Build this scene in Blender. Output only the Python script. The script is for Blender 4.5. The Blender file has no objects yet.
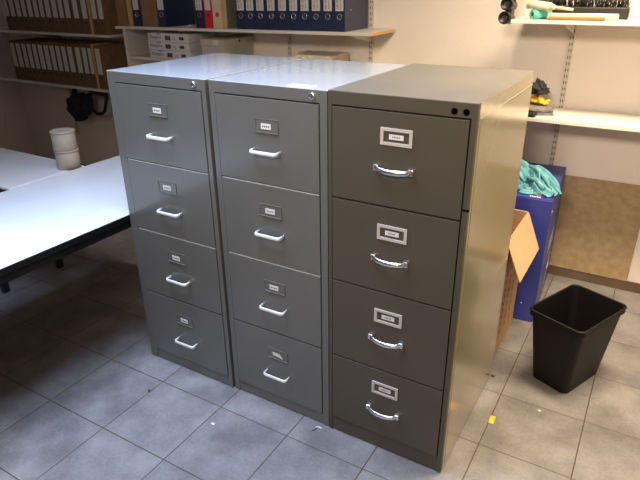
import bpy, bmesh, math, random
from mathutils import Vector, Matrix, noise
random.seed(7)
PI = math.pi
COL = bpy.context.scene.collection
sc = bpy.context.scene

# ------------------------------------------------------------------ materials
def mat(name, color, rough=0.5, metal=0.0, var=0.0, vscale=8.0, bump=0.0, bscale=60.0, coat=0.0, spec=0.5, color2=None, stretch=(1,1,1)):
    m = bpy.data.materials.new(name); m.use_nodes = True
    nt = m.node_tree; b = nt.nodes['Principled BSDF']
    b.inputs['Base Color'].default_value = (*color, 1)
    b.inputs['Roughness'].default_value = rough
    b.inputs['Metallic'].default_value = metal
    b.inputs['Coat Weight'].default_value = coat
    b.inputs['Coat Roughness'].default_value = 0.15
    b.inputs['Specular IOR Level'].default_value = spec
    tc = nt.nodes.new('ShaderNodeTexCoord')
    mp = nt.nodes.new('ShaderNodeMapping'); mp.inputs['Scale'].default_value = stretch
    nt.links.new(tc.outputs['Object'], mp.inputs['Vector'])
    if var > 0 or color2:
        n = nt.nodes.new('ShaderNodeTexNoise'); n.inputs['Scale'].default_value = vscale
        n.inputs['Detail'].default_value = 5
        r = nt.nodes.new('ShaderNodeValToRGB')
        c2 = color2 or tuple(min(1, c*(1+var)) for c in color)
        c1 = tuple(c*(1-var) for c in color) if not color2 else color
        r.color_ramp.elements[0].color = (*c1, 1); r.color_ramp.elements[0].position = 0.35
        r.color_ramp.elements[1].color = (*c2, 1); r.color_ramp.elements[1].position = 0.68
        nt.links.new(mp.outputs['Vector'], n.inputs['Vector'])
        nt.links.new(n.outputs['Fac'], r.inputs['Fac']); nt.links.new(r.outputs['Color'], b.inputs['Base Color'])
    if bump > 0:
        n2 = nt.nodes.new('ShaderNodeTexNoise'); n2.inputs['Scale'].default_value = bscale; n2.inputs['Detail'].default_value = 3
        bp = nt.nodes.new('ShaderNodeBump'); bp.inputs['Strength'].default_value = bump; bp.inputs['Distance'].default_value = 0.01
        nt.links.new(mp.outputs['Vector'], n2.inputs['Vector'])
        nt.links.new(n2.outputs['Fac'], bp.inputs['Height']); nt.links.new(bp.outputs['Normal'], b.inputs['Normal'])
    return m

M = {}
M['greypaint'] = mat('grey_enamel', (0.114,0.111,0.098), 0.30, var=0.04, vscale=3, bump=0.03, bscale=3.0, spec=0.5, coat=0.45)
M['sheentop'] = mat('painted_sheen_top', (0.40,0.445,0.50), 0.22, var=0.05, vscale=4, bump=0.02, bscale=4, coat=0.7)  # cool sheen on the grey cabinet tops, put into a paler, bluer colour
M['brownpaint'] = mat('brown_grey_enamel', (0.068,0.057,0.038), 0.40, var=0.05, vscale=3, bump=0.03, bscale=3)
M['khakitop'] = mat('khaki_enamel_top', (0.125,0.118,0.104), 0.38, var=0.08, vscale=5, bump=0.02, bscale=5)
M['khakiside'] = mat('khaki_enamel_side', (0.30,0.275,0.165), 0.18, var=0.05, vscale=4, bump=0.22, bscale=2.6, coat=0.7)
M['dark'] = mat('dark_gap', (0.015,0.014,0.012), 0.8)
M['chrome'] = mat('chrome', (0.85,0.86,0.88), 0.24, metal=1.0)
M['satin'] = mat('satin_metal', (0.80,0.80,0.80), 0.35, metal=0.25)
M['blackedge'] = mat('black_edging', (0.004,0.004,0.004), 0.7, spec=0.2)
M['hole'] = mat('hole_black', (0.002,0.002,0.002), 0.95, spec=0.0)
M['alu'] = mat('aluminium_frame', (0.48,0.44,0.38), 0.4, metal=0.1)
M['card'] = mat('card_paper', (0.62,0.60,0.56), 0.8)
M['ink'] = mat('ink', (0.05,0.05,0.06), 0.7)
M['shelf'] = mat('white_laminate', (0.70,0.66,0.60), 0.45, var=0.03, vscale=6)
M['shelf_edge'] = mat('raw_chipboard_edge', (0.62,0.36,0.10), 0.7, color2=(0.72,0.47,0.18), vscale=90)
M['upright'] = mat('cream_steel', (0.62,0.57,0.47), 0.45)
M['slot'] = mat('slot_shadow', (0.05,0.045,0.035), 0.9)
M['navy'] = mat('navy_cover', (0.014,0.024,0.075), 0.42, var=0.1, vscale=20)
M['navyside'] = mat('navy_marbled_board', (0.040,0.055,0.11), 0.5, var=0.3, vscale=120)
M['red'] = mat('red_cover', (0.55,0.02,0.025), 0.4)
M['kraft'] = mat('kraft_board', (0.25,0.14,0.065), 0.8, var=0.12, vscale=14)
M['kraftspine'] = mat('kraft_spine_board', (0.14,0.08,0.04), 0.8, var=0.14, vscale=14)
M['ochre'] = mat('ochre_board', (0.55,0.36,0.14), 0.75, var=0.08, vscale=12)
M['manila'] = mat('manila_board', (0.62,0.50,0.33), 0.75, var=0.06, vscale=12)
M['greenboard'] = mat('grey_green_board', (0.20,0.21,0.17), 0.75, var=0.1, vscale=60)
M['paper'] = mat('paper', (0.78,0.77,0.74), 0.85, var=0.03)
M['greybox'] = mat('grey_carton', (0.46,0.43,0.37), 0.8, var=0.08, vscale=10)
M['reamwrap'] = mat('ream_wrapper', (0.66,0.65,0.64), 0.45, var=0.05, vscale=12, bump=0.1, bscale=20)
M['crumpled'] = mat('beige_wrapper', (0.62,0.53,0.44), 0.6, var=0.08, vscale=15, bump=0.6, bscale=25)
M['cardboard'] = mat('cardboard', (0.47,0.285,0.14), 0.8, var=0.07, vscale=10, bump=0.15, bscale=40, stretch=(1,1,6))
M['cardflap'] = mat('cardboard_inner', (0.50,0.33,0.185), 0.8, var=0.05, vscale=8)
M['blue'] = mat('blue_carton', (0.030,0.045,0.27), 0.38, var=0.12, vscale=6, bump=0.08, bscale=8)
M['whiteink'] = mat('white_print', (0.78,0.78,0.80), 0.5)
M['redink'] = mat('red_print', (0.7,0.04,0.04), 0.5)
M['teal'] = mat('teal_cloth', (0.075,0.24,0.29), 0.9, color2=(0.16,0.40,0.43), vscale=25, bump=0.3, bscale=80)
M['tealroll'] = mat('teal_film', (0.12,0.55,0.38), 0.5, var=0.1)
M['black'] = mat('black_plastic', (0.012,0.012,0.012), 0.38)
M['binblack'] = mat('black_bin_plastic', (0.005,0.004,0.004), 0.5, spec=0.3, var=0.1, bump=0.05, bscale=200)
M['blackcloth'] = mat('black_fabric', (0.018,0.018,0.020), 0.8, var=0.3, vscale=40, bump=0.6, bscale=60)
M['yellow'] = mat('yellow_fabric', (0.80,0.42,0.02), 0.7, var=0.15, vscale=30, bump=0.4, bscale=60)
M['greycloth'] = mat('grey_cloth', (0.17,0.165,0.155), 0.85, var=0.2, vscale=30, bump=0.4, bscale=60)
M['cream'] = mat('cream_plastic', (0.72,0.64,0.46), 0.4, var=0.05)
M['wood'] = mat('wooden_handle', (0.36,0.20,0.07), 0.55, var=0.15, vscale=30, stretch=(1,8,8))
M['whitetop'] = mat('white_table_laminate', (0.64,0.65,0.66), 0.32, var=0.02)
M['tin'] = mat('beige_tin', (0.40,0.34,0.26), 0.5, var=0.1)
M['lintel'] = mat('ceiling_white', (0.75,0.74,0.71), 0.8)
M['skirting'] = mat('brown_skirting', (0.13,0.085,0.05), 0.5, var=0.15)
M['board'] = mat('brown_hardboard', (0.36,0.25,0.13), 0.7, color2=(0.45,0.33,0.19), vscale=30)

def wall_mat(name, color):
    m = mat(name, color, 0.75, var=0.035, vscale=2.2, bump=0.12, bscale=55)
    return m
M['wall'] = wall_mat('painted_plaster', (0.84,0.75,0.66))

def floor_mat(S, ox, oy, ty):
    m = bpy.data.materials.new('floor_tiles'); m.use_nodes = True
    nt = m.node_tree; b = nt.nodes['Principled BSDF']; L = nt.links.new
    tc = nt.nodes.new('ShaderNodeTexCoord'); sep = nt.nodes.new('ShaderNodeSeparateXYZ')
    rot = nt.nodes.new('ShaderNodeMapping'); rot.inputs['Rotation'].default_value = (0,0,-ty)
    L(tc.outputs['Object'], rot.inputs['Vector']); L(rot.outputs['Vector'], sep.inputs[0])
    def math_(op, a, bb):
        n = nt.nodes.new('ShaderNodeMath'); n.operation = op
        for i, v in enumerate((a, bb)):
            if v is None: continue
            if isinstance(v, (int, float)): n.inputs[i].default_value = v
            else: L(v, n.inputs[i])
        return n.outputs[0]
    def grid(axis, off):
        u = math_('DIVIDE', math_('SUBTRACT', sep.outputs[axis], off), S)
        f = math_('FRACT', math_('ADD', u, 100.0), None)
        d = math_('ABSOLUTE', math_('SUBTRACT', f, 0.5), None)      # 0.5 at grout
        return d, math_('FLOOR', math_('ADD', u, 100.0), None)
    dx, ix = grid(0, ox); dy, iy = grid(1, oy)
    dm = math_('MAXIMUM', dx, dy)
    gr = nt.nodes.new('ShaderNodeMapRange'); gr.inputs['From Min'].default_value = 0.4915; gr.inputs['From Max'].default_value = 0.4955
    L(dm, gr.inputs['Value'])
    # per-tile shade
    comb = nt.nodes.new('ShaderNodeCombineXYZ'); L(ix, comb.inputs[0]); L(iy, comb.inputs[1])
    wn = nt.nodes.new('ShaderNodeTexWhiteNoise'); L(comb.outputs[0], wn.inputs['Vector'])
    n1 = nt.nodes.new('ShaderNodeTexNoise'); n1.inputs['Scale'].default_value = 5; n1.inputs['Detail'].default_value = 6
    n1.inputs['Roughness'].default_value = 0.6
    n2 = nt.nodes.new('ShaderNodeTexNoise'); n2.inputs['Scale'].default_value = 90; n2.inputs['Detail'].default_value = 4
    L(tc.outputs['Object'], n1.inputs['Vector']); L(tc.outputs['Object'], n2.inputs['Vector'])
    v = math_('ADD', math_('MULTIPLY', n1.outputs['Fac'], 1.1), math_('MULTIPLY', n2.outputs['Fac'], 0.35))
    v = math_('ADD', v, math_('MULTIPLY', wn.outputs['Value'], 0.10))
    ramp = nt.nodes.new('ShaderNodeValToRGB')
    ramp.color_ramp.elements[0].position = 0.60; ramp.color_ramp.elements[0].color = (0.132,0.123,0.120,1)
    ramp.color_ramp.elements[1].position = 0.98; ramp.color_ramp.elements[1].color = (0.252,0.238,0.229,1)
    L(v, ramp.inputs['Fac'])
    # dark specks
    vo = nt.nodes.new('ShaderNodeTexNoise'); vo.inputs['Scale'].default_value = 38; vo.inputs['Detail'].default_value = 2
    L(tc.outputs['Object'], vo.inputs['Vector'])
    sp = nt.nodes.new('ShaderNodeMapRange'); sp.inputs['From Min'].default_value = 0.73; sp.inputs['From Max'].default_value = 0.78
    L(vo.outputs['Fac'], sp.inputs['Value'])
    mx0 = nt.nodes.new('ShaderNodeMix'); mx0.data_type = 'RGBA'; L(math_('MULTIPLY', sp.outputs[0], 0.6), mx0.inputs[0])
    L(ramp.outputs['Color'], mx0.inputs[6]); mx0.inputs[7].default_value = (0.06,0.05,0.045,1)
    mx = nt.nodes.new('ShaderNodeMix'); mx.data_type = 'RGBA'
    L(gr.outputs[0], mx.inputs[0]); L(mx0.outputs[2], mx.inputs[6]); mx.inputs[7].default_value = (0.075,0.052,0.035,1)
    L(mx.outputs[2], b.inputs['Base Color'])
    b.inputs['Roughness'].default_value = 0.42
    bp = nt.nodes.new('ShaderNodeBump'); bp.inputs['Strength'].default_value = 0.35; bp.inputs['Distance'].default_value = 0.004
    h = math_('SUBTRACT', math_('MULTIPLY', n2.outputs['Fac'], 0.25), gr.outputs[0]); L(h, bp.inputs['Height'])
    L(bp.outputs['Normal'], b.inputs['Normal'])
    return m
M['floor'] = floor_mat(0.3306, 0.1672, -0.4596, 0.0044)

# ------------------------------------------------------------------ mesh builder
class MB:
    def __init__(s): s.bm = bmesh.new(); s.mats = []
    def mi(s, m):
        m = M[m]
        if m not in s.mats: s.mats.append(m)
        return s.mats.index(m)
    def _fin(s, geom, m, mtx=None):
        i = s.mi(m)
        vs = [g for g in geom if isinstance(g, bmesh.types.BMVert)]
        if mtx is not None: bmesh.ops.transform(s.bm, matrix=mtx, verts=vs)
        fs = set(f for v in vs for f in v.link_faces)
        for f in fs: f.material_index = i
        return vs
    def box(s, a, b, m, bev=0.0, mtx=None, seg=2):
        t = bmesh.new(); r = bmesh.ops.create_cube(t, size=1)
        for v in t.verts:
            v.co = Vector([(a[k]+b[k])/2 + v.co[k]*(b[k]-a[k]) for k in range(3)])
        if bev > 0: bmesh.ops.bevel(t, geom=t.edges[:], offset=bev, segments=seg, affect='EDGES', profile=0.5)
        s.merge(t, m, mtx); return s
    def merge(s, t, m, mtx=None, smooth=False):
        i = s.mi(m); mp = {}
        for v in t.verts: mp[v] = s.bm.verts.new(mtx @ v.co if mtx is not None else v.co)
        for f in t.faces:
            try: g = s.bm.faces.new([mp[v] for v in f.verts])
            except ValueError: continue
            g.material_index = i; g.smooth = smooth or f.smooth
        t.free(); return s
    def quad(s, pts, m):
        f = s.bm.faces.new([s.bm.verts.new(p) for p in pts]); f.material_index = s.mi(m); return s
    def lathe(s, prof, m, seg=24, mtx=None, smooth=True):
        t = bmesh.new(); rings = []
        for r, z in prof:
            rings.append([t.verts.new((max(r,1e-5)*math.cos(2*PI*k/seg), max(r,1e-5)*math.sin(2*PI*k/seg), z)) for k in range(seg)])
        for a, b in zip(rings, rings[1:]):
            for k in range(seg): t.faces.new([a[k], a[(k+1)%seg], b[(k+1)%seg], b[k]])
        t.faces.new(rings[0][::-1]); t.faces.new(rings[-1])
        for f in t.faces: f.smooth = smooth and len(f.verts) == 4
        return s.merge(t, m, mtx)
    def cyl(s, p, q, r, m, seg=16, r2=None):
        p, q = Vector(p), Vector(q); d = q-p; h = d.length
        mtx = Matrix.Translation(p) @ d.to_track_quat('Z','Y').to_matrix().to_4x4()
        return s.lathe([(r,0),(r if r2 is None else r2,h)], m, seg, mtx)
    def tube(s, pts, r, m, seg=10, sx=1.0, sy=1.0, closed=False, up=(0,0,1)):
        t = bmesh.new(); pts = [Vector(p) for p in pts]; n = len(pts); rings = []
        for i, p in enumerate(pts):
            if closed: d = pts[(i+1)%n]-pts[i-1]
            else: d = pts[min(i+1,n-1)]-pts[max(i-1,0)]
            d.normalize(); u = Vector(up)
            if abs(d.dot(u)) > 0.98: u = Vector((0,1,0))
            a = d.cross(u).normalized(); b = a.cross(d).normalized()
            rr = r[i] if isinstance(r, (list,tuple)) else r
            rings.append([t.verts.new(p + a*rr*sx*math.cos(2*PI*k/seg) + b*rr*sy*math.sin(2*PI*k/seg)) for k in range(seg)])
        pr = list(zip(rings, rings[1:])) + ([(rings[-1], rings[0])] if closed else [])
        for a, b in pr:
            for k in range(seg):
                f = t.faces.new([a[k], a[(k+1)%seg], b[(k+1)%seg], b[k]]); f.smooth = True
        if not closed: t.faces.new(rings[0][::-1]); t.faces.new(rings[-1])
        bmesh.ops.recalc_face_normals(t, faces=t.faces[:])
        return s.merge(t, m)
    def torus(s, R, r, m, mtx=None, seg=28, sg=10):
        t = bmesh.new(); rings = []
        for i in range(seg):
            a = 2*PI*i/seg
            rings.append([t.verts.new(((R+r*math.cos(2*PI*k/sg))*math.cos(a), (R+r*math.cos(2*PI*k/sg))*math.sin(a), r*math.sin(2*PI*k/sg))) for k in range(sg)])
        for i in range(seg):
            for k in range(sg):
                f = t.faces.new([rings[i][k], rings[(i+1)%seg][k], rings[(i+1)%seg][(k+1)%sg], rings[i][(k+1)%sg]]); f.smooth = True
        return s.merge(t, m, mtx)
    def text(s, body, size, m, mtx, depth=0.0004, align='LEFT'):
        cu = bpy.data.curves.new('tmp', 'FONT'); cu.body = body; cu.size = size; cu.extrude = depth; cu.align_x = align
        cu.resolution_u = 2
        o = bpy.data.objects.new('tmp', cu); COL.objects.link(o)
        bpy.context.view_layer.update()
        me = bpy.data.meshes.new_from_object(o); t = bmesh.new(); t.from_mesh(me)
        bpy.data.objects.remove(o); bpy.data.curves.remove(cu); bpy.data.meshes.remove(me)
        return s.merge(t, m, mtx)
    def build(s, name, parent=None, loc=None, rot=None):
        me = bpy.data.meshes.new(name); s.bm.normal_update(); s.bm.to_mesh(me); s.bm.free()
        for m in s.mats: me.materials.append(m)
        o = bpy.data.objects.new(name, me); COL.objects.link(o)
        if parent: o.parent = parent
        if loc: o.location = loc
        if rot: o.rotation_euler = rot
        return o

def thing(name, label, cat, loc=(0,0,0), rz=0.0, group=None):
    o = bpy.data.objects.new(name, None); COL.objects.link(o)
    o.empty_display_size = 0.1; o.location = loc; o.rotation_euler = (0,0,rz)
    return tag(o, label, cat, group)
def tag(o, label, cat, group=None):
    o['label'] = label; o['category'] = cat
    if group: o['group'] = group
    return o
def struct(o): o['kind'] = 'structure'; return o
def dup(root, loc, label, rz=None, group=None):
    def cp(o, par):
        c = o.copy(); COL.objects.link(c)
        if par: c.parent = par
        for ch in list(o.children): cp(ch, c)
        return c
    r = cp(root, None); r.location = loc; r['label'] = label
    if rz is not None: r.rotation_euler = (0,0,rz)
    if group: r['group'] = group
    return r
RX90 = Matrix.Rotation(PI/2, 4, 'X')     # text plane XY -> XZ, facing -Y

# ------------------------------------------------------------------ room
WY = 1.79; XL = -3.5; XR = 3.4; YF = -3.4; HC = 2.75
struct(MB().box((XL-.1,YF-.1,-.08),(XR+.1,WY+.1,0),'floor').build('floor'))
struct(MB().box((XL-.1,WY,0),(XR+.1,WY+.1,HC),'wall').build('wall_back'))
struct(MB().box((XL-.1,YF-.1,0),(XL,WY,HC),'wall').build('wall_left'))
struct(MB().box((XR,YF-.1,0),(XR+.1,WY,HC),'wall').build('wall_right'))
struct(MB().box((XL,YF-.1,0),(XR,YF,HC),'wall').build('wall_front'))
struct(MB().box((XL-.1,YF-.1,HC),(XR+.1,WY+.1,HC+.08),'lintel').build('ceiling'))
struct(MB().box((XL+.001,WY-.010,0.0005),(XR-.001,WY-.0005,.058),'skirting').build('baseboard_back'))

# ------------------------------------------------------------------ filing cabinets
def bar_handle():
    mb = MB(); pts = []
    hw, d, r = .0530, .031, .010
    pts += [(-hw,0,0),(-hw,-d+r,0)]
    for k in range(1,5):
        a = k*PI/8; pts.append((-hw+r-r*math.cos(a), -d+r-r*math.sin(a), 0))
    for k in range(0,5):
        a = PI/2 - k*PI/8; pts.append((hw-r+r*math.cos(a), -d+r-r*math.sin(a), 0))
    pts.append((hw,0,0))
    mb.tube(pts, .0042, 'satin', seg=12, sx=.9, sy=1.7)
    return mb
def bow_handle():
    mb = MB(); pts = []; rs = []
    for k in range(17):
        t = k/16*2-1
        pts.append((t*.056, -.009-.019*(1-t*t)**.7, -.003*(1-t*t))); rs.append(.0075)
    t = bmesh.new(); n = len(pts); rings = []
    for i, p in enumerate(pts):
        p = Vector(p); d = (Vector(pts[min(i+1,n-1)])-Vector(pts[max(i-1,0)])).normalized()
        nn = Vector((d.y,-d.x,0)).normalized()    # outward
        if nn.y > 0: nn = -nn
        hh = .0085; th = .0028
        prof = [(-hh,.0),(-hh*.7,th),(hh*.2,th*1.4),(hh,.4*th),(hh,-th*.6),(-hh,-th*.6)]
        rings.append([t.verts.new(p + Vector((0,0,z)) + nn*o) for z, o in prof])
    for a, b in zip(rings, rings[1:]):
        for k in range(6):
            f = t.faces.new([a[k],a[(k+1)%6],b[(k+1)%6],b[k]]); f.smooth = True
    t.faces.new(rings[0][::-1]); t.faces.new(rings[-1]); bmesh.ops.recalc_face_normals(t, faces=t.faces[:])
    mb.merge(t, 'chrome')
    for s in (-1,1):
        mb.box((s*.056-.009,-.0125,-.0100),(s*.056+.009,0,.0100),'chrome',.003)
    return mb

def label_holder(kind, parent, x, z, y, torn=False):
    if kind == 'grey':
        w, h = .047, .024; mb = MB()
        mb.box((-w,-.0015,-h),(w,0,h),'greypaint',.0006)
        mb.box((-w,-.0045,-h),(w,-.0012,-h+.004),'greypaint',.001)
        mb.box((-w,-.003,h-.002),(w,-.0012,h),'greypaint',.001)
        mb.box((-w,-.0035,-h),(-w+.003,-.0012,h),'greypaint',.001)
        mb.box((w-.003,-.0035,-h),(w,-.0012,h),'greypaint',.001)
        o = mb.build('label_holder', parent, (x,y,z))
        c = MB(); cw, ch = (.026,.014) if torn else (.020,.0095)
        if torn:
            c.quad([(-.022,-.0028,.010),(-.022,-.0028,-.006),(.006,-.0028,-.009),(.026,-.0028,-.013),(.022,-.0028,-.003),(.010,-.0028,.008)],'card')
        else:
            c.box((-cw,-.003,-ch),(cw,-.0018,ch),'card')
            for k in range(4): c.box((-cw*.7+k*.0075,-.0034,-.0025),(-cw*.7+k*.0075+.0045,-.0030,.0028),'ink')
        c = c.build('label_card', o, (-.002,0,-.001)); c['label'] = 'torn white paper card' if torn else 'small white paper card'
    else:
        w, h = .0505, .0260; mb = MB(); f = .010
        mb.box((-w,-.004,h-f),(w,0,h),'alu',.001); mb.box((-w,-.004,-h),(w,0,-h+f),'alu',.001)
        mb.box((-w,-.0039,-h+.002),(-w+f,0,h-.002),'alu'); mb.box((w-f,-.0039,-h+.002),(w,0,h-.002),'alu')
        o = mb.build('label_holder', parent, (x,y,z)); o['label'] = 'pale metal label frame'
        c = MB(); c.box((-.023,-.0022,-.0075),(.023,-.0008,.0075),'card')
        for k in range(5): c.box((-.012+k*.005,-.0027,-.002),(-.009+k*.005,-.0022,.0022),'ink')
        c = c.build('label_card', o, (0,0,0)); c['label'] = 'small white paper card'

def cabinet(label, x0, x1, H, D, y0, st, tops, bott, kind, handles, labels, hx, rz=0, torn=None, handle_dx=-.003):
    paint = 'greypaint' if kind == 'grey' else 'brownpaint'
    W = x1-x0
    root = thing('filing_cabinet', label, 'filing cabinet', (x0,y0,0), rz)
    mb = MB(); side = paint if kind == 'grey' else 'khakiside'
    sl, sr = st
    fy = .018
    # carcass: two sides, back, bottom, plus front frame
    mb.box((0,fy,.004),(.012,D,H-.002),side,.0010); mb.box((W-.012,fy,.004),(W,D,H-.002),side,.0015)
    mb.box((.012,D-.012,.004),(W-.012,D,H-.003),paint); mb.box((.012,fy,.004),(W-.012,D-.012,.02),paint)
    mb.box((.012,fy+.004,.02),(W-.012,fy+.010,H-.02),'dark')
    zt = tops[0]+.003; zb = bott[-1]-.003
    mb.box((0,0,.004),(sl-.003,fy+.004,H-.001),paint,.0012); mb.box((W-sr+.003,0,.004),(W-(.0008 if kind=='brown' else 0),fy+.004,H-.001),paint,.0012)
    mb.box((sl-.006,.0,zt),(W-sr+.006,fy+.004,H-.001),paint,.0012)
    mb.box((sl-.004,.0035,.004),(W-sr+.004,fy+.004,zb),paint,.0015)
    if kind == 'brown':   # side seams and the notch in the front stile
        mb.box((W-.014,.0-.0006,1.012),(W+.0012,.006,1.018),'hole'); mb.box((W-.017,-.0008,1.0125),(W+.001,.003,1.0175),'hole')
        mb.box((W-.002,.034,.02),(W+.0012,.0355,H-.05),'khakiside')
        mb.box((W-.002,.03,H-.049),(W+.0015,D-.002,H-.046),'khakiside')
    b = mb.build('body', root)
    if kind == 'brown': b['label'] = 'brown grey front frame with glossy khaki side panel'
    tp = MB(); tm = 'sheentop' if kind == 'grey' else 'khakitop'
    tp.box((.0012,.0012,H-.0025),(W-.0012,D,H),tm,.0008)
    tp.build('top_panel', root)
    for px in (.03, W-.03):
        for py in (.05, D-.05): MB().cyl((px,py,0),(px,py,.006),.016,'black',12).build('foot', root)
    for i in range(4):
        zt, zb = tops[i], bott[i]
        d = MB()
        d.box((sl,-.0025,zb+.0015),(W-sr,.0165,zt-.0015),paint,.0012,seg=2)
        if kind == 'grey': # pale strip paints the highlight on the drawer's top edge
            
            if i in (1,2): d.box((sl+.003,-.0012,zt-.0018),(W-sr-.003,.015,zt-.0004),'satin')
        dr = d.build('drawer', root)
        label_holder(kind, dr, hx, labels[i], -.0025, torn == i)
        h = (bar_handle() if kind == 'grey' else bow_handle()).build('handle', dr, (hx+(handle_dx) if kind=='grey' else hx-.003, -.0025, handles[i]-(.004 if kind=='grey' else 0)))
        h['label'] = 'pale metal bar handle' if kind == 'grey' else 'curved chrome bow handle'
    if kind == 'grey':
        lk = MB(); m = Matrix.Translation((W-.052,0.001,H-.020)) @ RX90
        lk.lathe([(.0105,0),(.0105,.004),(.0095,.007),(.0055,.0075)],'chrome',24,m)
        lk.box((W-.0535,-.0068,H-.0255),(W-.0505,-.0062,H-.0145),'slot')
        lo = lk.build('lock', root); lo['label'] = 'round chrome lock'
    else:
        for hxx in (.395,.428):
            lk = MB(); m = Matrix.Translation((hxx,0.001,H-.026)) @ RX90
            lk.lathe([(.0092,0),(.0092,.0014),(.0075,.0018)],'hole',24,m)
            lo = lk.build('lock_hole', root); lo['label'] = 'empty black lock hole'
    return root
T12 = [1.272,.9745,.6705,.3655]; B12 = [.9775,.6735,.3685,.056]
cabinet('left grey filing cabinet touching the white table, blue-white sheen painted on its top', -.026,.4665,1.315,.64,-.006,(.044,.022),T12,B12,'grey',
        [1.094,.790,.482,.171],[1.188,.886,.578,.272],.253,.0,handle_dx=.005)
cabinet('middle grey filing cabinet between another grey one and the brownish one', .4765,.9475,1.315,.64,0,(.027,.030),T12,B12,'grey',
        [1.100,.796,.488,.176],[1.182,.880,.572,.266],.2405,-.002,torn=3)
cabinet('brownish grey filing cabinet with khaki side and curved chrome handles', .952,1.412,1.319,.668,-.004,(.016,.020),[1.274,.979,.677,.363],[.982,.680,.366,.072],'brown',
        [1.104,.804,.498,.189],[1.2015,.8955,.5865,.284],.231,0)
# small thin white rectangle on the middle cabinet's top
c = MB(); c.box((-.045,-.018,0),(.045,.018,.0008),'whiteink'); c = c.build('white_slip', loc=(.835,.035,1.3156), rot=(0,0,.04))
tag(c,'small thin white rectangle at the front edge of the middle cabinet top','paper')

# ------------------------------------------------------------------ white table
t = thing('table','white table with a black edge touching the left grey cabinet','table',(-.037,-1.15,0))
tw, tl, th = .755, 1.80, .718
MB().box((-tw,0,th-.020),(0,tl,th),'whitetop',.002).build('tabletop', t)
MB().box((-tw-.0015,-.0015,th-.030),(.0015,tl+.0015,th-.0025),'blackedge',.001).build('edge_band', t)['label'] = 'black table edge'
f = MB()
f.box((-tw+.004,.004,th-.062),(-tw+.03,tl-.004,th-.028),'blackedge'); f.box((-.03,.004,th-.062),(-.004,tl-.004,th-.028),'blackedge')
f.box((-tw+.03,.004,th-.062),(-.03,.03,th-.028),'blackedge'); f.box((-tw+.03,tl-.03,th-.062),(-.03,tl-.004,th-.028),'blackedge')
f.build('frame', t)['label'] = 'black steel frame under the tabletop'
for px in (-tw+.10,-.035):
    for py in (.035, tl-.04):
        MB().box((px-.02,py-.02,0),(px+.02,py+.02,th-.06),'black',.003).build('leg', t)

# side cabinet beyond the table with two tins
s = thing('table','second white table beyond the far side of the black-edged table','table',(-1.95,-.04,0))
MB().box((0,0,.690),(1.13,.44,.712),'whitetop',.010,seg=3).build('tabletop', s)
for px in (.03,.72):
    for py in (.03,.39): MB().box((px,py,0),(px+.035,py+.035,.691),'black',.003).build('leg', s)
tin = thing('tin','lower of two stacked beige tins beyond the table','tin',(-.866,.335,.7125),group='stacked beige tins')
mb = MB().lathe([(.058,0),(.060,.002),(.060,.088),(.058,.091)],'tin',32); mb.build('can', tin)
mb = MB().lathe([(.059,.091),(.0625,.092),(.0625,.099),(.060,.101)],'tin',32); mb.build('lid', tin)
dup(tin,(-.868,.335,.8137),'upper of two stacked beige tins beyond the table')

# ------------------------------------------------------------------ wall shelving
def upright(x, z0, z1, label):
    mb = MB(); mb.box((-.0125,-.012,z0),(.0125,-.0008,z1),'upright',.001)
    z = z0+.03
    while z < z1-.03:
        for dx in (-.0055,.0055): mb.box((dx-.002,-.0126,z-.007),(dx+.002,-.0118,z+.007),'slot')
        z += .032
    o = mb.build('shelf_upright', loc=(x,WY,0)); tag(o,label,'shelf rail','slotted shelf rails on the back wall')
upright(.222,.35,2.2,'slotted cream rail at right end of the long binder shelf')
upright(-.375,.35,2.2,'slotted cream rail behind the row of navy binders')
upright(-1.10,.35,2.2,'slotted cream rail behind the paper reams')
upright(1.362,.35,2.2,'slotted cream rail on the wall above the blue carton')
upright(2.05,.35,2.2,'slotted cream rail on the far right of the back wall')
upright(-1.95,.35,2.2,'slotted cream rail behind the kraft binders')
upright(-2.75,.35,2.2,'slotted cream rail near the left end of the kraft binder shelves')

def shelf(label, x0, x1, zt, depth=.325, th=.018, brk=(), end='shelf_edge', y1=WY-.014):
    r = thing('wall_shelf', label, 'shelf', (x0, y1, zt), group='white shelves on the back wall')
    mb = MB(); mb.box((0,-depth,-th),(x1-x0-.001,0,0),'shelf',.0015)
    mb.box((x1-x0-.0012,-depth+.001,-th+.001),(x1-x0+.0004,-.001,-.001),end)
    mb.build('board', r)
    for bx in brk:
        b = MB(); t = bmesh.new(); w = .004; x = bx-x0
        prof = [(0,-th),(0,-th-.062),(-.06,-th-.050),(-depth*.78,-th-.010),(-depth*.80,-th)]
        A = [t.verts.new((x-w,p[0],p[1])) for p in prof]; B = [t.verts.new((x+w,p[0],p[1])) for p in prof]
        t.faces.new(A); t.faces.new(B[::-1])
        for k in range(5): t.faces.new([A[k],B[k],B[(k+1)%5],A[(k+1)%5]])
        bmesh.ops.recalc_face_normals(t, faces=t.faces[:]); b.merge(t,'upright'); b.build('bracket', r)
    return r
TI = .0085
def ZX(x): return 1.338 + TI*(x+1.65)
shelf('long white shelf carrying the navy binders, raw wooden right end', -1.65,.385,ZX(-1.65),brk=(.222,-.375,-1.10)).rotation_euler = (0,-TI,0)
shelf('white shelf just above the cabinet tops carrying the reams', -1.545,.385,1.138,brk=(.222,-.375,-1.10))
shelf('upper white shelf with kraft binders on the far left', -3.45,-1.735,1.272,brk=(-1.95,-2.75),end='shelf')
shelf('lower white shelf with kraft binders on the far left', -3.45,-1.80,.872,brk=(-1.95,-2.75),end='shelf')
shelf('upper right white shelf holding the tube and teal roll', 1.122,2.9,1.440,brk=(1.362,2.05),end='shelf')
shelf('lower right white shelf holding the black and yellow gloves', 1.10,2.9,.985,brk=(1.362,2.05),end='shelf')
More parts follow.
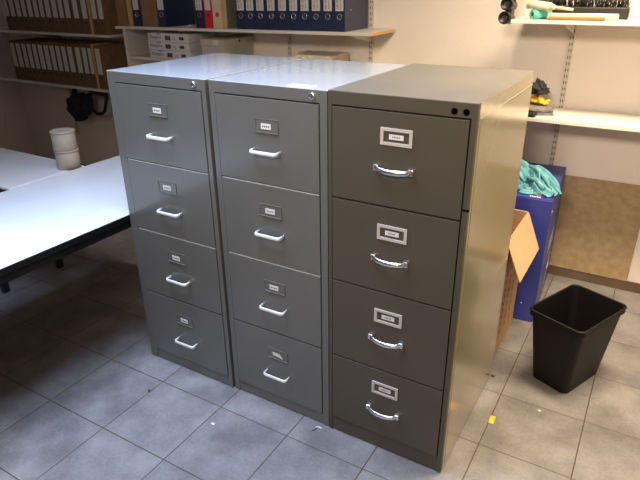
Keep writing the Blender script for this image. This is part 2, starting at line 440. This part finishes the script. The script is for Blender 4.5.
o = MB().box((-1.585,WY-.330,.02),(-1.563,WY-.002,1.3185),'shelf',.001).build('shelf_side_panel')
tag(o,'white upright side panel under the long binder shelf','panel')

# ------------------------------------------------------------------ binders
def binder(label, x0, x1, z, cover='navy', sidem='navyside', group=None, h=.318, dep=.285, y=1.472, lab='plain', ring=True, tilt=0.0, name='lever_arch_binder', cat='binder'):
    w = x1-x0-.0015
    if z == 'tilt': z = ZX(x0)+.0002; tilt = -TI
    r = thing(name, label, cat, (x0+.0007, y, z+.0006), 0, group); r.rotation_euler = (0,tilt,0)
    mb = MB(); t = .0026
    mb.box((0,0,0),(w,t,h),cover,.0009); mb.box((0,t,0),(t,dep,h),sidem); mb.box((w-t,t,0),(w,dep,h),sidem)
    mb.build('cover', r)
    p = MB(); p.box((t+.002,t+.004,.006),(w-t-.002,dep-.012,h-.010),'paper'); p.build('papers', r)
    if lab:
        l = MB(); lx0, lx1 = w*.5-.0265, w*.5+.0265
        if w < .07: lx0, lx1 = w*.14, w*.86
        l.box((lx0,-.0012,.108),(lx1,.0002,.298),'card' if lab!='dim' else 'card')
        if lab == 'text':
            for wd, dx in (('ARVED 2014', .24), ('ostuarved', .56)):
                m = Matrix.Translation((lx0+(lx1-lx0)*(dx+.16),-.0013,.116)) @ RX90 @ Matrix.Rotation(PI/2,4,'Z')
                l.text(wd,.021 if dx<.5 else .015,'ink',m,.0002)
        l.build('spine_label', r)['label'] = 'white spine label'
    if ring:
        g = MB(); m = Matrix.Translation((w*.5,-.0006,.078)) @ RX90
        if ring == 'dark':
            g.lathe([(.011,-.0005),(.011,.0008)],'slot',20,m)
        else:
            g.torus(.0148,.0016,'chrome',m,24,8); g.lathe([(.0132,-.0005),(.0108,.0004)],'slot',20,m)
        g.build('finger_ring', r)
    return r
xs = [-.557,-.484,-.411,-.332,-.250,-.170,-.092,-.016,.061,.139,.211]
words = ['beside the pale folder, leftmost of the row of ten','second from left in the row of ten','third from left in the row of ten','fourth from left in the row of ten','fifth from left in the row of ten',
         'fifth from right in the row of ten','fourth from right in the row of ten','third from right in the row of ten','second from right in the row of ten','at the open right end of the row of ten']
for i in range(10):
    b = binder('navy lever arch binder '+words[i], xs[i], xs[i+1]-.001, 'tilt', lab='text', group='row of ten navy binders')
    if i == 9:
        rv = MB(); rv.lathe([(.004,0),(.004,.0012)],'chrome',12,Matrix.Translation((xs[10]-xs[9]-.0023,.07,.112)) @ Matrix.Rotation(PI/2,4,'Y')); rv.build('rivet', b)
# left part of the shelf
binder('brown board box file at the left end of the long shelf', -1.635,-1.528,'tilt','kraft','kraft',lab=None,ring=None,h=.325,name='box_file',cat='box file')
binder('thin ochre folder beside the brown box file at shelf left end', -1.522,-1.482,'tilt','ochre','ochre',lab=None,ring=None,h=.31,name='folder',cat='folder')
binder('navy binder between the ochre folder and the wide brown box file', -1.474,-1.392,'tilt',lab='plain')
binder('wide plain brown box file between two navy binders', -1.386,-1.238,'tilt','kraft','kraft',lab=None,ring=None,h=.33,name='box_file',cat='box file')
binder('navy binder left of the empty gap above the reams', -1.233,-1.160,'tilt','navy','navy',lab='plain')
binder('navy binder standing directly left of the red binder', -.897,-.820,'tilt',lab='text')
binder('red binder on the long shelf', -.817,-.752,'tilt','red','red',ring='dark',lab='plain')
b = binder('beige magazine file with a red-rimmed hole, right of the red binder', -.749,-.671,'tilt','manila','manila',lab=None,ring=None,name='magazine_file',cat='magazine file')
g = MB(); m = Matrix.Translation((.038,-.0006,.082)) @ RX90; g.torus(.011,.0035,'redink',m,20,8); g.lathe([(.010,-.0005),(.010,.0004)],'redink',20,m); g.build('finger_hole', b)['label']='red-rimmed finger hole'
binder('pale yellow folder with grey-green side facing the shelf gap', -.667,-.634,'tilt','ochre','greenboard',lab=None,ring=None,h=.32,name='folder',cat='folder')
sc_ = MB(); t_ = bmesh.new(); bmesh.ops.create_icosphere(t_, subdivisions=2, radius=1)
for v in t_.verts: v.co = Vector((v.co.x*.022, v.co.y*.014, v.co.z*.006+.006))*(1+.25*noise.noise(v.co*3))
sc_.merge(t_,'paper'); tag(sc_.build('paper_scrap',loc=(-1.02,1.55,ZX(-1.02)+.001)),'small crumpled white scrap in the gap of the binder shelf','paper')

# kraft binders far left
kr = [(-2.118,-2.032),(-2.024,-1.932),(-1.905,-1.838),(-1.834,-1.768)]
nm = ['kraft binder left of the pair beside the divider, upper left shelf','kraft binder directly left of the cardboard divider, upper left shelf','kraft binder directly right of the cardboard divider, upper left shelf','kraft binder at the right end of the upper left shelf']
for (a,b_),l in zip(kr,nm): binder(l,a,b_,1.272,'kraftspine','kraft','kraft binders on the upper left shelf',ring='dark',lab='plain')
o = MB().box((0,0,0),(.018,.28,.33),'ochre',.001).build('divider',loc=(-1.928,1.465,1.2725)); tag(o,'ochre cardboard divider standing among kraft binders on the upper left shelf','divider')
lw = [(-2.176,-2.102),(-2.096,-2.030),(-2.026,-1.972),(-1.946,-1.876)]
nm = ['fourth kraft binder from the right end of the lower left shelf','third kraft binder from the right end of the lower left shelf','kraft binder directly left of the lower left shelf divider','kraft binder at the right end of the lower left shelf']
for (a,b_),l in zip(lw,nm): binder(l,a,b_,.872,'kraftspine','kraft','kraft binders on the lower left shelf',ring='dark',lab='plain')
o = MB().box((0,0,0),(.014,.28,.33),'ochre',.001).build('divider',loc=(-1.965,1.465,.8725)); tag(o,'ochre cardboard divider standing among kraft binders on the lower left shelf','divider')
x = -2.128
for k in range(11):
    w = random.choice([.07,.078,.082]); binder('kraft binder in the long row filling the upper left shelf', x-w, x-.004, 1.272,'kraftspine','kraft','kraft binders filling the upper left shelf',ring='dark',lab='plain'); x -= w+.001
x = -2.186
for k in range(11):
    w = random.choice([.07,.076,.082]); binder('kraft binder in the long row filling the lower left shelf', x-w, x-.004, .872,'kraftspine','kraft','kraft binders filling the lower left shelf',ring='dark',lab='plain'); x -= w+.001

# black hanging cable under the lower-left shelf
pts = [(-2.28,1.60,.775),(-2.22,1.60,.80),(-2.13,1.60,.80),(-2.06,1.60,.795),(-2.05,1.60,.775),(-2.08,1.60,.70),(-2.105,1.60,.655),(-2.14,1.60,.635),(-2.19,1.60,.63),(-2.235,1.60,.645),(-2.262,1.60,.68),(-2.275,1.60,.74)]
mb = MB(); mb.tube(pts,.0135,'black',closed=True,up=(0,1,0))
mb.box((-2.24,1.585,.79),(-2.04,1.615,.846),'black',.004)
for k in range(7): mb.torus(.020,.008,'black',Matrix.Translation((-2.268,1.60,.665+k*.017)),16,8)
tag(mb.build('cable_loop'),'black looped cable hanging under the kraft binder shelf','cable')
mb = MB()
t_ = bmesh.new(); bmesh.ops.create_icosphere(t_, subdivisions=4, radius=1)
for v in t_.verts:
    n = 1+.3*noise.noise(v.co*2.2); v.co = Vector((v.co.x*.13*n, v.co.y*.07*n, v.co.z*.12*n))
for f in t_.faces: f.smooth = True
mb.merge(t_,'blackcloth')
mb.box((-.015,-.03,.09),(.015,.0,.185),'blackcloth',.004)
tag(mb.build('hanging_bag',loc=(-2.44,1.62,.665)),'dark bag hanging under the kraft binder shelf left of the cable','bag')

# ------------------------------------------------------------------ paper reams, boxes on lower shelf
def ream(label, z, dx):
    r = thing('paper_ream', label, 'paper ream', (-1.335+dx,1.452,z), 0, 'reams stacked under the long shelf')
    mb = MB(); mb.box((0,0,0),(.375,.29,.0545),'reamwrap',.004,seg=3); p = mb
    p.text('Navigator',.0285,'ink',Matrix.Translation((.020,-.0006,.020)) @ RX90,.0003)
    for a,b_ in (((.165,.012),(.188,.040)),((.190,.012),(.213,.040)),((.295,.016),(.335,.036))):
        p.box((a[0],-.0009,a[1]),(b_[0],-.0001,b_[1]),'ink')
    p.box((.236,-.0009,.018),(.262,-.0001,.021),'ink'); p.box((.236,-.0009,.028),(.255,-.0001,.031),'ink')
    p.box((.085,-.0009,.0475),(.125,-.0001,.0525),'navy')
    p.build('packet', r)
ream('lowest of three stacked white paper reams', 1.1386, .004)
ream('middle of three stacked white paper reams', 1.1940, -.003)
ream('topmost of three stacked white paper reams', 1.2494, 0)
bx = thing('archive_box','grey lidded archive box right of the paper reams','box',(-.857,1.452,1.1386))
MB().box((.004,.004,0),(.186,.322,.115),'greybox',.002).build('carton', bx)
MB().box((0,0,.100),(.190,.326,.142),'greybox',.003).build('lid', bx)
g = MB(); g.lathe([(.010,-.0004),(.010,.0006)],'slot',18,Matrix.Translation((.190,.17,.124)) @ Matrix.Rotation(PI/2,4,'Y')); g.build('finger_hole', bx)
g = MB(); g.box((.11,-.0009,.106),(.15,0,.138),'card'); g.build('sticker', bx)['label'] = 'pale sticker on the lid'
pk = MB(); t_ = bmesh.new(); bmesh.ops.create_grid(t_, x_segments=26, y_segments=22, size=.5)
for v in t_.verts:
    x, y = v.co.x, v.co.y
    z = .074 + .006*noise.noise(Vector((x*7,y*7,1))) + (-.02*max(0,(-.30-x))*4 if y<0 else 0)
    if y < -.44: z -= .022*abs(math.sin(x*19))*(1 if x<.1 else .3)
    v.co = Vector((x*.285, y*.27, z))
ed = bmesh.ops.extrude_edge_only(t_, edges=[e for e in t_.edges if e.is_boundary])['geom']
for v in [g for g in ed if isinstance(g,bmesh.types.BMVert)]: v.co.z = .001; v.co.x *= 1.005
bmesh.ops.recalc_face_normals(t_, faces=t_.faces[:])
pk.merge(t_,'crumpled'); pk.box((-.130,-.125,.0),(.130,.125,.055),'paper')
tag(pk.build('paper_packet',loc=(-.045,1.60,1.1386),rot=(0,0,.05)),'opened beige paper packet behind the middle cabinet','paper packet')
tag(MB().box((0,0,0),(.06,.04,.02),'navy',.004).build('sticky_pad',loc=(.105,1.60,1.1386)),'small dark blue block right of the opened paper packet','block')

# ------------------------------------------------------------------ right shelf items
b = thing('binoculars','black binoculars hanging on the wall beside the upper right shelf','binoculars',(1.083,1.53,1.44))
for k,(dz,dx) in enumerate(((.0,0),(.062,.004))):
    m = Matrix.Translation((dx,0,dz)) @ Matrix.Rotation(PI/2-.1,4,'X') @ Matrix.Rotation(.0,4,'Z')
    mb = MB(); mb.lathe([(.024,-.07),(.022,-.03),(.026,.0),(.029,.03),(.030,.05),(.029,.053),(.024,.053),(.021,.038),(.010,.037)],'black',28,m); mb.build('barrel', b)
    mb = MB(); mb.torus(.026,.003,'black',m @ Matrix.Translation((0,0,.054)),28,8); mb.build('rim', b)
MB().box((-.008,-.02,.012),(.022,.05,.052),'black',.006).build('bridge', b)
MB().tube([(.012,.02,.055),(.022,.03,.10),(.018,.10,.19),(.015,.235,.27)],.008,'blackcloth',sx=1.6).build('strap', b)
MB().box((.005,.235,.255),(.025,.2605,.285),'black',.002).build('hook', b)

tb = thing('sealant_tube','cream tube lying across the things on the upper right shelf','tube',(1.185,1.480,1.508))
d = Vector((.115,0,-.013)).normalized()
MB().cyl((0,0,0),tuple(d*.105),.021,'cream',24,.018).build('barrel', tb)
MB().cyl(tuple(d*.105),tuple(d*.128),.018,'cream',24,.008).build('shoulder', tb)
MB().cyl(tuple(d*.128),tuple(d*.205),.008,'cream',16,.006).build('nozzle', tb)
e_ = MB(); q = d.to_track_quat('Z','Y').to_matrix().to_4x4(); e_.torus(.0185,.0028,'cream',q,24,8); e_.lathe([(.012,-.001),(.012,.001)],'kraft',18,q); e_.build('end_cap', tb)
rl = thing('film_roll','teal roll lying on the upper right shelf under the tube','roll',(1.215,1.470,1.4630))
mm = Matrix.Rotation(PI/2,4,'Y') @ Matrix.Rotation(.0,4,'X')
ax = Matrix.Rotation(PI/2-.35,4,'Y'); ax = Matrix.Rotation(.95,4,'Z') @ Matrix.Rotation(PI/2,4,'Y')
g = MB(); g.lathe([(.014,0),(.022,.001),(.022,.10),(.014,.101)],'tealroll',28,ax); g.torus(.012,.0035,'tealroll',ax,24,8); g.build('roll', rl)
g = MB(); g.lathe([(.009,-.002),(.009,.002)],'slot',18,ax); g.build('core', rl)
tag(MB().box((0,0,0),(.30,.035,.029),'cream',.006).build('cream_block',loc=(1.282,1.468,1.4408)),'cream block on the upper right shelf right of the teal roll','block')
tag(MB().box((0,0,0),(.24,.012,.016),'wood',.005,seg=3).build('wooden_stick',loc=(1.290,1.4535,1.4408)),'brown wooden stick lying at the front of the upper right shelf','stick')
br = thing('brush','black bristle brush lying at the back of the upper right shelf','brush',(1.19,1.60,1.4408))
MB().box((0,0,0),(.42,.07,.052),'black',.006).build('stock', br)
bs = MB(); random.seed(3)
for k in range(420):
    px, py = random.uniform(.006,.414), random.uniform(.004,.066); a = random.uniform(-.01,.01)
    bs.tube([(px,py,.05),(px+a,py+random.uniform(-.01,.01),.05+random.uniform(.035,.055))],.0014,'black',4)
o = bs.build('bristles', br); o['kind'] = 'stuff'

def blob(name, label, cat, mname, loc, size, seed, amp=.35, freq=2.0, sub=4, flat=True, rot=(0,0,0)):
    t = bmesh.new(); bmesh.ops.create_icosphere(t, subdivisions=sub, radius=1)
    for v in t.verts:
        c = v.co.copy()
        n = noise.noise(c*freq+Vector((seed,0,0)))*amp + abs(noise.noise(c*freq*2.2+Vector((0,seed,0))))*amp*.7
        c = c*(1+n); v.co = Vector((c.x*size[0], c.y*size[1], max(c.z,-.72)*size[2]+.72*size[2] if flat else c.z*size[2]))
    for f in t.faces: f.smooth = True
    mb = MB(); mb.merge(t, mname); o = mb.build(name, loc=loc, rot=rot); tag(o,label,cat); return o
# folded grey cloth : three wavy layers
def folded(name, label, cat, mname, loc, w, d, layers, th, seed, rz):
    mb = MB()
    for L in range(layers):
        t = bmesh.new(); bmesh.ops.create_grid(t, x_segments=20, y_segments=16, size=.5)
        for v in t.verts:
            x, y = v.co.x, v.co.y; r = max(abs(x),abs(y))*2
            v.co = Vector((x*w*(1-.06*L)+.01*noise.noise(Vector((y*4,L,seed))), y*d, th*(L+.95)-th*.5*max(0,r-.85)/.15 + .35*th*noise.noise(Vector((x*4,y*4,seed+L)))))
        g = bmesh.ops.extrude_face_region(t, geom=t.faces[:])
        for v in [q for q in g['geom'] if isinstance(q,bmesh.types.BMVert)]: v.co.z = max(0.0005, v.co.z-th*.85)
        bmesh.ops.recalc_face_normals(t, faces=t.faces[:])
        for f in t.faces: f.smooth = True
        mb.merge(t, mname)
    o = mb.build(name, loc=loc, rot=(0,0,rz)); tag(o,label,cat); return o
folded('folded_cloth','grey folded cloth on the lower right shelf under the yellow glove','cloth','greycloth',(1.265,1.60,.9856),.15,.17,2,.022,4,.4)
tag(MB().box((-.06,-.03,0),(.05,.03,.018),'black',.006).build('phone_case',loc=(1.245,1.485,.9856)),'small black case in front of the grey folded cloth','case')
# gloves: palm + finger folds
def glove(name, label, mname, loc, rz, seed, s=1.0, lift=0):
    mb = MB(); t = bmesh.new(); bmesh.ops.create_icosphere(t, subdivisions=4, radius=1)
    for v in t.verts:
        c = v.co.copy(); n = 1+.25*noise.noise(c*2+Vector((seed,0,0)))+.2*abs(noise.noise(c*5+Vector((seed,0,0))))
        v.co = Vector((c.x*.048*n*s, c.y*.045*n*s, (max(c.z,-.8)+.8)*.024*n*s))
    for f in t.faces: f.smooth = True
    mb.merge(t, mname); random.seed(seed)
    for k in range(4):
        a = -.6+k*.36; r = [.013*s,.0125*s,.012*s,.011*s,.006*s]
        p = [(math.cos(a)*q*s, math.sin(a)*q*s, (.020+.016*math.sin(q*40+k)+lift*q)*s) for q in (.025,.048,.066,.083,.090)]
        mb.tube(p, r, mname, 12)
    mb.tube([(-.01*s,.03*s,.02*s),(-.025*s,.06*s,.03*s),(-.02*s,.08*s,.026*s)],[.013*s,.012*s,.006*s],mname,12)
    o = mb.build(name, loc=loc, rot=(0,0,rz)); tag(o,label,'glove'); return o
glove('glove','yellow work glove beneath the black one on the lower right shelf','yellow',(1.268,1.585,1.036),-.4,5,.72)
blob('glove','black crumpled glove heaped on the yellow one, lower right shelf','glove','blackcloth',(1.270,1.575,1.080),(.037,.034,.036),9,.7,2.2)
# ------------------------------------------------------------------ blue carton, board, teal cloths, cardboard box, bin
rz = .06
bc = thing('blue_carton','tall blue printed carton against the wall behind the cardboard box','carton',(1.165,1.157,0),rz)
W_, D_, H_ = .316, .585, .672
MB().box((0,0,.001),(W_,D_,H_-.004),'blue',.003).build('carton', bc)
fl = MB(); fl.box((.001,.001,H_-.004),(W_-.001,D_/2-.001,H_),'blue',.001); fl.box((.001,D_/2+.001,H_-.004),(W_-.001,D_-.001,H_),'blue',.001); fl.build('top_flap', bc)
p = MB()
ZT = Matrix.Translation((W_*.66,.012,H_+.0004))
p.text('llela',.034,'whiteink',ZT,.0003)
m = Matrix.Translation((W_*.80,.058,H_+.0006)); p.torus(.020,.004,'redink',m,24,6); p.lathe([(.018,-.0004),(.018,.0003)],'redink',20,m)
p.build('top_print', bc)['label'] = 'white and red print on the top'; p = MB()
def sbar(y0,z0,y1,z1,w):
    d = Vector((0,y1-y0,z1-z0)).normalized(); n = Vector((0,-d.z,d.y))*w/2
    a, b_ = Vector((W_+.0008,y0,z0)), Vector((W_+.0008,y1,z1)); p.quad([a-n,b_-n,b_+n,a+n],'whiteink')
for k in range(3): sbar(.20+k*.01,.372-k*.034,.40+k*.01,.384-k*.034,.014)
for k in range(6): sbar(.30+k*.012,.07+k*.030,.37+k*.012,.075+k*.030,.014)
p.text('lletti',.055,'whiteink',Matrix.Translation((W_+.0008,.36,.13)) @ Matrix.Rotation(PI/2,4,'Z') @ RX90,.0003)
p.box((W_+.0001,.05,.585),(W_+.0009,.075,.597),'whiteink')
p.box((.22,-.0009,.352),(.232,-.0001,.362),'whiteink'); p.box((.245,-.0009,.10),(.251,-.0001,.106),'whiteink')
p.build('side_print', bc)['label'] = 'white print on the side'
tag(MB().box((0,-.013,.0),(.46,-.0008,.56),'board',.001).build('hardboard_sheet',loc=(1.40,WY,.0585)),'brown board against the wall behind the blue carton','board')

def cloth(label, path, width, loc, seed, name='cleaning_cloth', cuts=1):
    # a draped strip: centreline path, wavy cross section, solid thickness
    t = bmesh.new(); n = 44; mseg = 18
    P = [Vector(q) for q in path]
    def cr(u):
        u = u*(len(P)-1); i = min(int(u), len(P)-2); f = u-i
        p0, p1, p2, p3 = P[max(i-1,0)], P[i], P[i+1], P[min(i+2,len(P)-1)]
        return .5*((2*p1)+(p2-p0)*f+(2*p0-5*p1+4*p2-p3)*f*f+(3*p1-p0-3*p2+p3)*f*f*f)
    rows = []
    for i in range(n+1):
        u = i/n; c = cr(u); d = (cr(min(1,u+.01))-cr(max(0,u-.01))).normalized()
        a = d.cross(Vector((0,0,1)))
        a = a.normalized() if a.length > .1 else Vector((0,1,0))
        b_ = a.cross(d).normalized(); row = []
        wd = width*(.75+.35*math.sin(u*PI)+.15*noise.noise(Vector((u*5,seed,0))))
        for k in range(mseg+1):
            s_ = k/mseg*2-1
            hgt = .015*math.sin(s_*7+u*6+seed)+.006*noise.noise(Vector((u*8,s_*3,seed)))
            hgt -= .02*s_*s_
            row.append(t.verts.new(c + a*s_*wd/2 + b_*hgt))
        rows.append(row)
    for i in range(n):
        for k in range(mseg): t.faces.new([rows[i][k],rows[i][k+1],rows[i+1][k+1],rows[i+1][k]])
    bmesh.ops.recalc_face_normals(t, faces=t.faces[:])
    for v in t.verts: v.co.z = max(v.co.z, .004)
    g = bmesh.ops.extrude_face_region(t, geom=t.faces[:])
    for v in [q for q in g['geom'] if isinstance(q, bmesh.types.BMVert)]:
        v.co.z -= .005
    bmesh.ops.recalc_face_normals(t, faces=t.faces[:])
    for f in t.faces: f.smooth = True
    for v in t.verts: v.co.z = max(v.co.z, .0008)
    return t
mb = MB()
mb.merge(cloth('',[(-.12,.13,.03),(-.075,.09,.10),(-.03,.05,.085),(.02,.01,.05),(.08,-.04,.04),(.14,-.08,.012)],.085,(0,0,0),1),'teal')
mb.merge(cloth('',[(-.15,.06,.02),(-.11,.035,.06),(-.06,.0,.05),(-.02,-.045,.04),(.01,-.075,.010),(.04,-.06,.012)],.055,(0,0,0),5),'teal')
mb.merge(cloth('',[(-.05,.08,.03),(.01,.06,.085),(.06,.03,.08),(.11,-.01,.05),(.15,-.05,.012)],.075,(0,0,0),9),'teal')
mb.merge(cloth('',[(-.10,.0,.02),(-.07,-.03,.055),(-.03,-.065,.035),(-.06,-.08,.006)],.045,(0,0,0),3),'teal')
mb.merge(cloth('',[(.03,.05,.09),(.05,-.01,.075),(.06,-.06,.04),(.09,-.085,.008)],.05,(0,0,0),12),'teal')
for P_ in ([(-.115,.07,.07),(-.08,.02,.085),(-.04,-.02,.07),(-.005,-.055,.045)],[(-.03,.075,.09),(.03,.03,.092),(.08,-.015,.07),(.12,-.06,.03)],[(.0,-.02,.055),(.045,-.045,.06),(.09,-.075,.03)]):
    mb.tube([Vector(P_[0]).lerp(Vector(P_[1]),.5) if 0 else q for q in P_],[.009,.013,.012,.006][:len(P_)],'teal',10)
for v_ in mb.bm.verts: v_.co.z = max(v_.co.z, .0)+.001
tag(mb.build('cleaning_cloth',loc=(1.335,1.298,.6735)),'crumpled teal cleaning cloth lying on the blue carton','cloth')

# cardboard box with open flaps behind the brown cabinet
cb = thing('cardboard_box','open brown cardboard box tucked behind the brownish cabinet','cardboard box',(1.02,.70,0))
bw, bd, bh, th_ = .368, .435, .612, .004
k = MB()
k.box((0,0,.001),(bw,bd,.006),'cardboard'); k.box((0,0,.006),(bw,th_,bh),'cardboard'); k.box((0,bd-th_,.006),(bw,bd,bh),'cardboard')
k.box((0,th_,.006),(th_,bd-th_,bh),'cardboard'); k.box((bw-th_,th_,.006),(bw,bd-th_,bh),'cardboard')
p = k
for j in range(3):
    z0 = .20+.0*j; y0 = .13+j*.085
    for q in range(9): p.box((bw,y0,.10+q*.038),(bw+.0006,y0+.014,.10+q*.038+random.uniform(.012,.03)),'kraftspine')
p.build('carton', cb)
def flap(p0, p1, out, mname='cardflap'):
    f = MB(); a, b_, o_ = Vector(p0), Vector(p1), Vector(out); n = (b_-a).cross(o_).normalized()*.0035
    t = bmesh.new(); A = [t.verts.new(v) for v in (a, b_, b_+o_-(b_-a)*.02, a+o_+(b_-a)*.02)]; B = [t.verts.new(v.co-n) for v in A]
    t.faces.new(A); t.faces.new(B[::-1])
    for q in range(4): t.faces.new([A[q],B[q],B[(q+1)%4],A[(q+1)%4]])
    bmesh.ops.recalc_face_normals(t, faces=t.faces[:]); f.merge(t, mname); return f.build('flap', cb)
flap((bw+.001,.03,bh-.002),(bw+.001,bd-.01,bh-.002),(.075,-.03,-.155))['label'] = 'paler flap folded down outside'
flap((bw-.01,bd+.001,bh),(.01,bd+.001,bh),(0,.012,-.15),'cardboard')
flap((.01,.006,bh),(bw-.01,.006,bh),(0,.02,-.16),'cardboard')
flap((0,bd-.01,bh),(0,.01,bh),(-.10,0,.10),'cardboard')

def rrect(w, d, r, n=5):
    P = []
    for cx, cy, a0 in ((w/2-r,d/2-r,0),(-w/2+r,d/2-r,PI/2),(-w/2+r,-d/2+r,PI),(w/2-r,-d/2+r,1.5*PI)):
        for k in range(n+1): a = a0+k*PI/2/n; P.append((cx+r*math.cos(a), cy+r*math.sin(a)))
    return P
def bin_():
    r = thing('waste_bin','black plastic waste bin standing on the tiles','waste bin',(0,0,0))
    H = .35; t = bmesh.new(); rings = []
    prof = [(.165,.26,.0),(.170,.265,.004),(.232,.332,H-.03),(.250,.350,H-.026),(.250,.350,H-.004),(.246,.346,H),(.238,.338,H),(.230,.330,H-.03),(.165,.260,.008)]
    for w, d, z in prof: rings.append([t.verts.new((x,y,z)) for x, y in rrect(w,d,.028)])
    m = len(rings[0])
    for a, b_ in zip(rings, rings[1:]):
        for k in range(m): f = t.faces.new([a[k],a[(k+1)%m],b_[(k+1)%m],b_[k]]); f.smooth = False
    t.faces.new(rings[0][::-1]); t.faces.new(rings[-1])
    bmesh.ops.recalc_face_normals(t, faces=t.faces[:])
    mb = MB(); mb.merge(t,'binblack'); mb.build('bucket', r)
    g = MB(); P = rrect(.248,.348,.028,8); g.tube([(x,y,H-.002) for x,y in P],.004,'binblack',8,closed=True); g.build('rim', r)
    return r
bn = bin_()
az = -.40
# near-left rim corner of the bin sits at about (1.535,.69)
c_ = Vector((1.514,.705,0)); off = Matrix.Rotation(az,4,'Z') @ Vector((.125,.175,0)); bn.location = c_+off; bn.rotation_euler = (0,0,az)

# ------------------------------------------------------------------ bits on the floor
tag(MB().box((-.010,-.024,0),(.010,.024,.003),'yellow',.002).build('yellow_scrap',loc=(1.497,.362,.0004),rot=(0,0,.05)),'small yellow scrap on the floor tiles near the khaki side','scrap')
def crumb(label, loc, s, m, seed):
    t = bmesh.new(); bmesh.ops.create_icosphere(t, subdivisions=2, radius=1)
    for v in t.verts:
        n = 1+.5*noise.noise(v.co*1.5+Vector((seed,0,0))); v.co = Vector((v.co.x*s[0]*n, v.co.y*s[1]*n, (max(v.co.z,-.6)+.6)*s[2]*n))
    mb = MB(); mb.merge(t, m); tag(mb.build('crumb',loc=loc),label,'crumb')
crumb('white crumb on the floor just in front of the waste bin',(1.649,.511,0.0005),(.006,.004,.003),'paper',1)
crumb('white crumb on the floor in front of the grey cabinets',(.536,-.221,0.0005),(.008,.005,.002),'paper',2)
crumb('dark crumb on the floor in front of the left grey cabinet',(.161,-.205,0.0005),(.007,.005,.004),'ink',3)
crumb('dark crumb on the floor at the back foot of the khaki side',(1.424,.640,0.0005),(.008,.006,.006),'ink',4)
lf = MB(); lf.tube([(0,0,.002),(.012,.006,.003),(.026,.004,.002)],.003,'paper',6,sy=.4); lf.tube([(.006,.002,.002),(.004,-.014,.002),(-.004,-.026,.0015)],.0018,'ink',6)
tag(lf.build('twig_scrap',loc=(.905,-.030,0.0005)),'pale and dark twig-like scrap at the foot of the middle grey cabinet','scrap')

# ------------------------------------------------------------------ lights
def area(name, loc, rot, size, sizey, power, color, spread=180):
    L = bpy.data.lights.new(name,'AREA'); L.shape = 'RECTANGLE'; L.size = size; L.size_y = sizey
    L.energy = power; L.color = color; L.spread = math.radians(spread)
    o = bpy.data.objects.new(name, L); COL.objects.link(o); o.location = loc; o.rotation_euler = rot; return o
area('skylight', (.35,-.55,2.70), (0,0,0), 1.3, 1.0, 23, (.56,.70,1.0), 95)
area('warm_ceiling_lamp', (1.95,.75,2.68), (0,0,0), 1.2, .35, 36, (1.0,.80,.55), 122)
dv = Vector((1.15,1.79,1.0))-Vector((1.6,-2.6,2.55))
area('fill_light', (1.6,-2.6,2.55), dv.to_track_quat('-Z','Y').to_euler(), .8, .4, 9.5, (1.0,.84,.68), 80)  # unseen fill light, added to brighten the wall under the shelves
w = bpy.data.worlds.new('World'); sc.world = w; w.use_nodes = True
w.node_tree.nodes['Background'].inputs[0].default_value = (.6,.7,.9,1); w.node_tree.nodes['Background'].inputs[1].default_value = .3

# ------------------------------------------------------------------ camera
cx, cy, cz, yaw, pitch, roll, f = 1.8234,-1.5078,1.6173,.5418,-.4292,-.0116,566.38
F = Vector((-math.sin(yaw)*math.cos(pitch), math.cos(yaw)*math.cos(pitch), math.sin(pitch)))
R = Vector((math.cos(yaw), math.sin(yaw), 0)); U = R.cross(F)
R2 = R*math.cos(roll)+U*math.sin(roll); U2 = -R*math.sin(roll)+U*math.cos(roll)
cam = bpy.data.cameras.new('camera'); cam.sensor_width = 36; cam.lens = f/640*36; cam.clip_start = .05
co = bpy.data.objects.new('camera', cam); COL.objects.link(co)
m = Matrix((R2, U2, -F)).transposed().to_4x4(); m.translation = Vector((cx,cy,cz)); co.matrix_world = m
sc.camera = co
sc.view_settings.view_transform = 'Standard'; sc.view_settings.look = 'None'; sc.view_settings.gamma = 1
sc.view_settings.use_curve_mapping = False; sc.view_settings.exposure = 0.9
